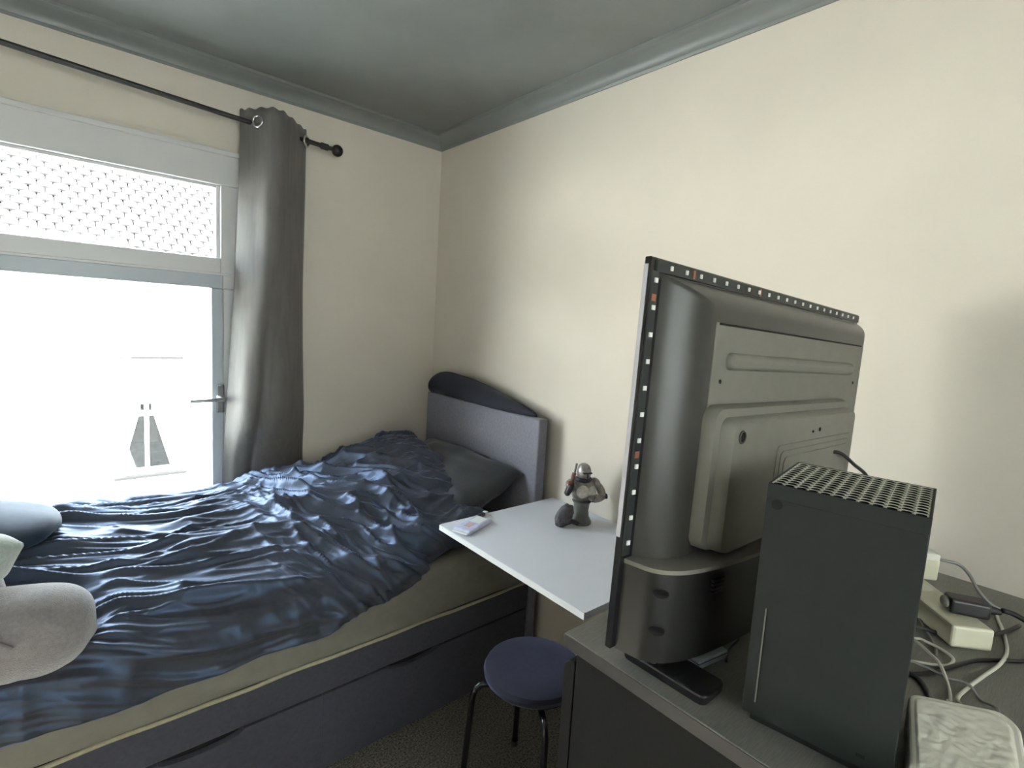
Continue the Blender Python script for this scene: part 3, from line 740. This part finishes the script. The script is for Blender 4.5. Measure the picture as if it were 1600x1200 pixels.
# LED tape on the flange, top and side
top_t = tp(B().lohi((PX0+.012, -.0025, PZ1-.018), (PX1-.004, 0, PZ1-.003)), 'led_tape', 'led_tape')
side_t = tp(B().lohi((PX0+.003, -.0025, .15), (PX0+.018, 0, PZ1-.018)), 'led_tape', 'led_tape')
for k in range(21):
    x = PX0+.045+k*.0385
    tp(B().lohi((x-.0024, -.0045, PZ1-.0135), (x+.0024, -.0024, PZ1-.0075)), 'led', 'led_white', top_t)
for x in (PX0+.104, PX0+.32):
    tp(B().lohi((x-.003, -.0032, PZ1-.0165), (x+.003, -.0024, PZ1-.0045)), 'copper_pad', 'copper', top_t)
for k in range(11):
    z = PZ1-.030-k*.0355
    tp(B().lohi((PX0+.0085, -.0045, z-.003), (PX0+.0145, -.0024, z+.003)), 'led', 'led_white', side_t)
for z in (PZ1-.052, PZ1-.262):
    tp(B().lohi((PX0+.006, -.0032, z-.005), (PX0+.015, -.0024, z+.004)), 'copper_pad', 'copper', side_t)
# feet
for fx in (-.375, .34):
    ft = B().prism(rounded([(fx-.026, -.122), (fx+.030, -.122), (fx+.030, .006), (fx-.026, .006)], .012, 4), lambda u, v_, h_: (u, v_, h_), 0, .014).build('foot', 'tv_bezel', tv, bevel=.003)
    B().lohi((fx-.022, -.045, .012), (fx+.022, .0, .03)).build('neck', 'tv_plastic', ft, bevel=.004)

# ------------------------------------------------------------------ game console standing upright
cn = thing('game_console', 'black upright game console with a perforated top in front of the television', 'game console', (.622, .242, DZ), R(8.4))
# local frame: x away from the camera, y negative to the right
S_ = .151
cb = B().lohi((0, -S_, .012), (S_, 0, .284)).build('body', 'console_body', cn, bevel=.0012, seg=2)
B().lohi((.008, -S_+.008, 0), (S_-.008, -.008, .012)).build('base', 'console_dark', cn, bevel=.002)
vt = B(); NH = 12; cell = (S_-.006)/NH
def zdish(x, y): return .3005
for i in range(NH):
    for j in range(NH):
        cx, cy = .003+cell*(i+.5), -.003-cell*(j+.5); h_ = cell/2; r_ = cell*.45
        sq = []; ho = []; lo = []
        for k in range(16):
            a = R(22.5*k+11.25); dx, dy = math.cos(a), math.sin(a); m_ = max(abs(dx), abs(dy))
            sq.append(vt.bm.verts.new((cx+dx/m_*h_, cy+dy/m_*h_, .3005)))
            ho.append(vt.bm.verts.new((cx+dx*r_*1.07, cy+dy*r_*.88, .2997))); lo.append(vt.bm.verts.new((cx+dx*r_*1.03, cy+dy*r_*.86,   .2850)))
        for k in range(16):
            k2 = (k+1) % 16
            vt.bm.faces.new((sq[k], sq[k2], ho[k2], ho[k])); vt.bm.faces.new((ho[k], ho[k2], lo[k2], lo[k])).material_index = 1  # hole walls coloured black to deepen the shade in them
bmesh.ops.remove_doubles(vt.bm, verts=vt.bm.verts, dist=.0002)
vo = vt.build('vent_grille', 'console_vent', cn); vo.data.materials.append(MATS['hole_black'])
B().lohi((.003, -S_+.003, .283), (S_-.003, -.003, .2852)).build('vent_floor', 'console_dark', cn)
rim = B()
for a, c in (((0, -S_, .2835), (.003, 0, .3008)), ((S_-.003, -S_, .2835), (S_, 0, .3008)), ((.003, -S_, .2835), (S_-.003, -S_+.003, .3008)), ((.003, -.003, .2835), (S_-.003, 0, .3008))): rim.lohi(a, c)
rim.build('top_rim', 'console_body', cn, bevel=.0008)
B().cyl((-.0015, -.0125, .277), (.002, -.0125, .277), .0062, n=24).build('power_button', 'hole_black', cn, bevel=.0006)
B().lohi((-.0008, -.0165, .030), (.002, -.0150, .150)).build('disc_slot', 'hole_black', cn)
B().lohi((-.0012, -.0150, .030), (.001, -.0135, .150)).build('slot_lip', 'dresser_top', cn)
B().lohi((-.0008, -.126, .024), (.002, -.118, .028)).build('port', 'hole_black', cn)

# ------------------------------------------------------------------ small things on the dresser
rt = thing('router', 'white internet router box with embossed top beside the console', 'router', (.72, .06, DZ))
poly = [(.783-.72, .110-.06), (.838-.72, .030-.06), (.820-.72, .012-.06), (.60-.72, -.022-.06), (.56-.72, .062-.06)]
poly = rounded(poly, .012, 5)
rbm = B().prism(poly, lambda u, v_, h_: (u, v_, h_), .002, .043); rbo = rbm.build('case', 'white_plastic', rt, bevel=.004, seg=3)
ins = []
for (u, v_), (u2, v2) in zip(poly, poly[1:]+poly[:1]):
    m_ = max(1, int(math.hypot(u2-u, v2-v_)/.003))
    for k in range(m_): ins.append(((u+(u2-u)*k/m_)*.87+.002, (v_+(v2-v_)*k/m_)*.87))
emb = B(); rows = []
for k in range(41):
    t = k/40; row = []
    for u, v_ in ins:
        x_, y_ = u*(1-t)*.999+.001, v_*(1-t)*.999
        h_ = min(1, t*14)*(.9+1.5*abs(noise.noise(Vector((x_*48, y_*48, 2))))-.9*abs(noise.noise(Vector((x_*95, y_*95, 6)))))
        row.append((x_, y_, .0434+.0015*h_))
    rows.append(row)
emb.grid(rows, closed=True); bmesh.ops.remove_doubles(emb.bm, verts=emb.bm.verts, dist=.0003)
emb.build('embossed_top', 'white_plastic', rbo, smooth=True)

ps = thing('power_strip', 'cream power strip lying behind the console near the wall', 'power strip', (1.19, .185, DZ), R(41))
B().lohi((-.155, -.030, 0), (.13, .030, .036)).build('case', 'cream_plastic', ps, bevel=.004)
for k in range(3):
    B().cyl((-.02+k*.06, 0, .0355), (-.02+k*.06, 0, .0368), .019, n=24).build('socket', 'white_plastic', ps, smooth='auto')
ad = thing('adapter', 'white plug-in adapter block standing on the power strip', 'adapter', (1.235, .195, DZ+.037), R(41))
B().lohi((-.03, -.026, 0), (.035, .026, .052)).build('body', 'white_plastic', ad, bevel=.004)
B().lohi((-.034, -.020, .006), (-.03, .020, .040)).build('front_cover', 'cream_plastic', ad, bevel=.001)
pg = thing('power_plug', 'black power plug with lead pushed into the power strip', 'plug', (1.118, .108, DZ+.037), R(-62))
B().lohi((-.02, -.016, 0), (.035, .016, .026)).build('body', 'cable_black', pg, bevel=.005, seg=3)
B().cyl((.034, 0, .014), (.052, 0, .013), .008, .005, n=12).build('strain_relief', 'cable_black', pg, smooth='auto')
cg = B().ball((-.022, 0, .014), (.012, .024, .018)); cg.build('end_ring', 'cable_grey', pg, smooth=True)
def cable(pts, r, m, label, z=DZ, name='cable', group=None, n=8):
    P = catmull([(p[0], p[1], z+r+(p[2] if len(p) > 2 else 0)) for p in pts], 8)
    o = B().tube(P, r, n).build(name, m, smooth=True); return tag(o, label, 'cable', group or 'cables on the dresser')
cable([(.97, .17), (1.021, .146, .004), (1.025, .131, .004), (1.019, .108, .003), (1.002, .095, .003), (.978, .102), (.95, .135), (.93, .165)], .0022, 'cable_white', 'thin white cable making a tight loop beside the console')
cable([(1.03, .165), (1.001, .142, .010), (.976, .122, .012), (.949, .104, .014), (.917, .088, .004), (.888, .081), (.86, .08, .012), (.842, .075, .02)], .0022, 'cable_white', 'white cable crossing the loop and running to the router back')
cable([(.955, .155), (.941, .134, .005), (.940, .111, .005), (.936, .091, .005), (.935, .070, .009), (.924, .054), (.900, .036, .01), (.845, .035, .02)], .0018, 'cable_grey', 'thin grey cable between the white ones reaching the router corner')
cable([(1.27, .075), (1.231, .068), (1.19, .058), (1.113, .046, .001), (1.050, .048, .003), (.995, .060, .0), (.935, .070, .002), (.885, .074, .006), (.842, .06, .02)], .0026, 'cable_white', 'cream cable running from the wall side past the power strip to the router')
cable([(1.03, .19), (1.062, .153, .005), (1.084, .124), (1.114, .086), (1.163, .060, .004), (1.238, .042)], .003, 'cable_black', 'black cable curving in front of the power strip end')
cable([(.89, .145), (.922, .119), (.971, .098), (1.034, .074, .0), (1.071, .048), (1.099, .026), (1.14, .012)], .003, 'cable_black', 'black cable running along the dresser towards its right edge')
cable([(.93, .155), (.910, .132), (.903, .117), (.881, .105), (.86, .098)], .0032, 'cable_black', 'short black cable curling behind the router')
cable([(1.18, .19, 0), (1.134, .165, 0), (1.085, .145), (1.031, .122), (1.0, .115)], .0022, 'cable_grey', 'grey cable lying beside the long side of the power strip')
cable([(1.139, .060, .051), (1.150, .046, .047), (1.146, .025, .040), (1.125, .008, .03), (1.09, -.03, .0), (1.08, -.05, -.06)], .0042, 'cable_black', 'thick black lead leaving the power plug over the dresser edge', z=DZ)
cable([(1.275, .165, .062), (1.292, .138, .058), (1.290, .120, .045), (1.276, .105, .028), (1.273, .085, .01), (1.285, .07, 0)], .003, 'cable_grey', 'short grey lead hanging from the adapter block')
cable([(.80, .33), (.775, .318, .004), (.745, .317), (.713, .306)], .002, 'cable_black', 'thin black cable lying between the television and the console')
# cable behind the console going up to the television's rear
cable([(1.085, .322, .262), (1.10, .305, .261), (1.15, .295, .236), (1.225, .285, .196), (1.27, .27, .11), (1.265, .26, .0)], .0035, 'cable_black', 'black cable dropping from the television back down behind the console')
cd_ = thing('card_box', 'flat pale grey card box lying under the television by its foot', 'box', (.700, .342, DZ), R(-10))
B().lohi((-.032, -.026, 0), (.032, .026, .012)).build('box', 'card_paper', cd_, bevel=.001)
B().lohi((-.0325, -.0265, .0075), (.0325, .0265, .0085)).build('lid_line', 'cable_black', cd_)
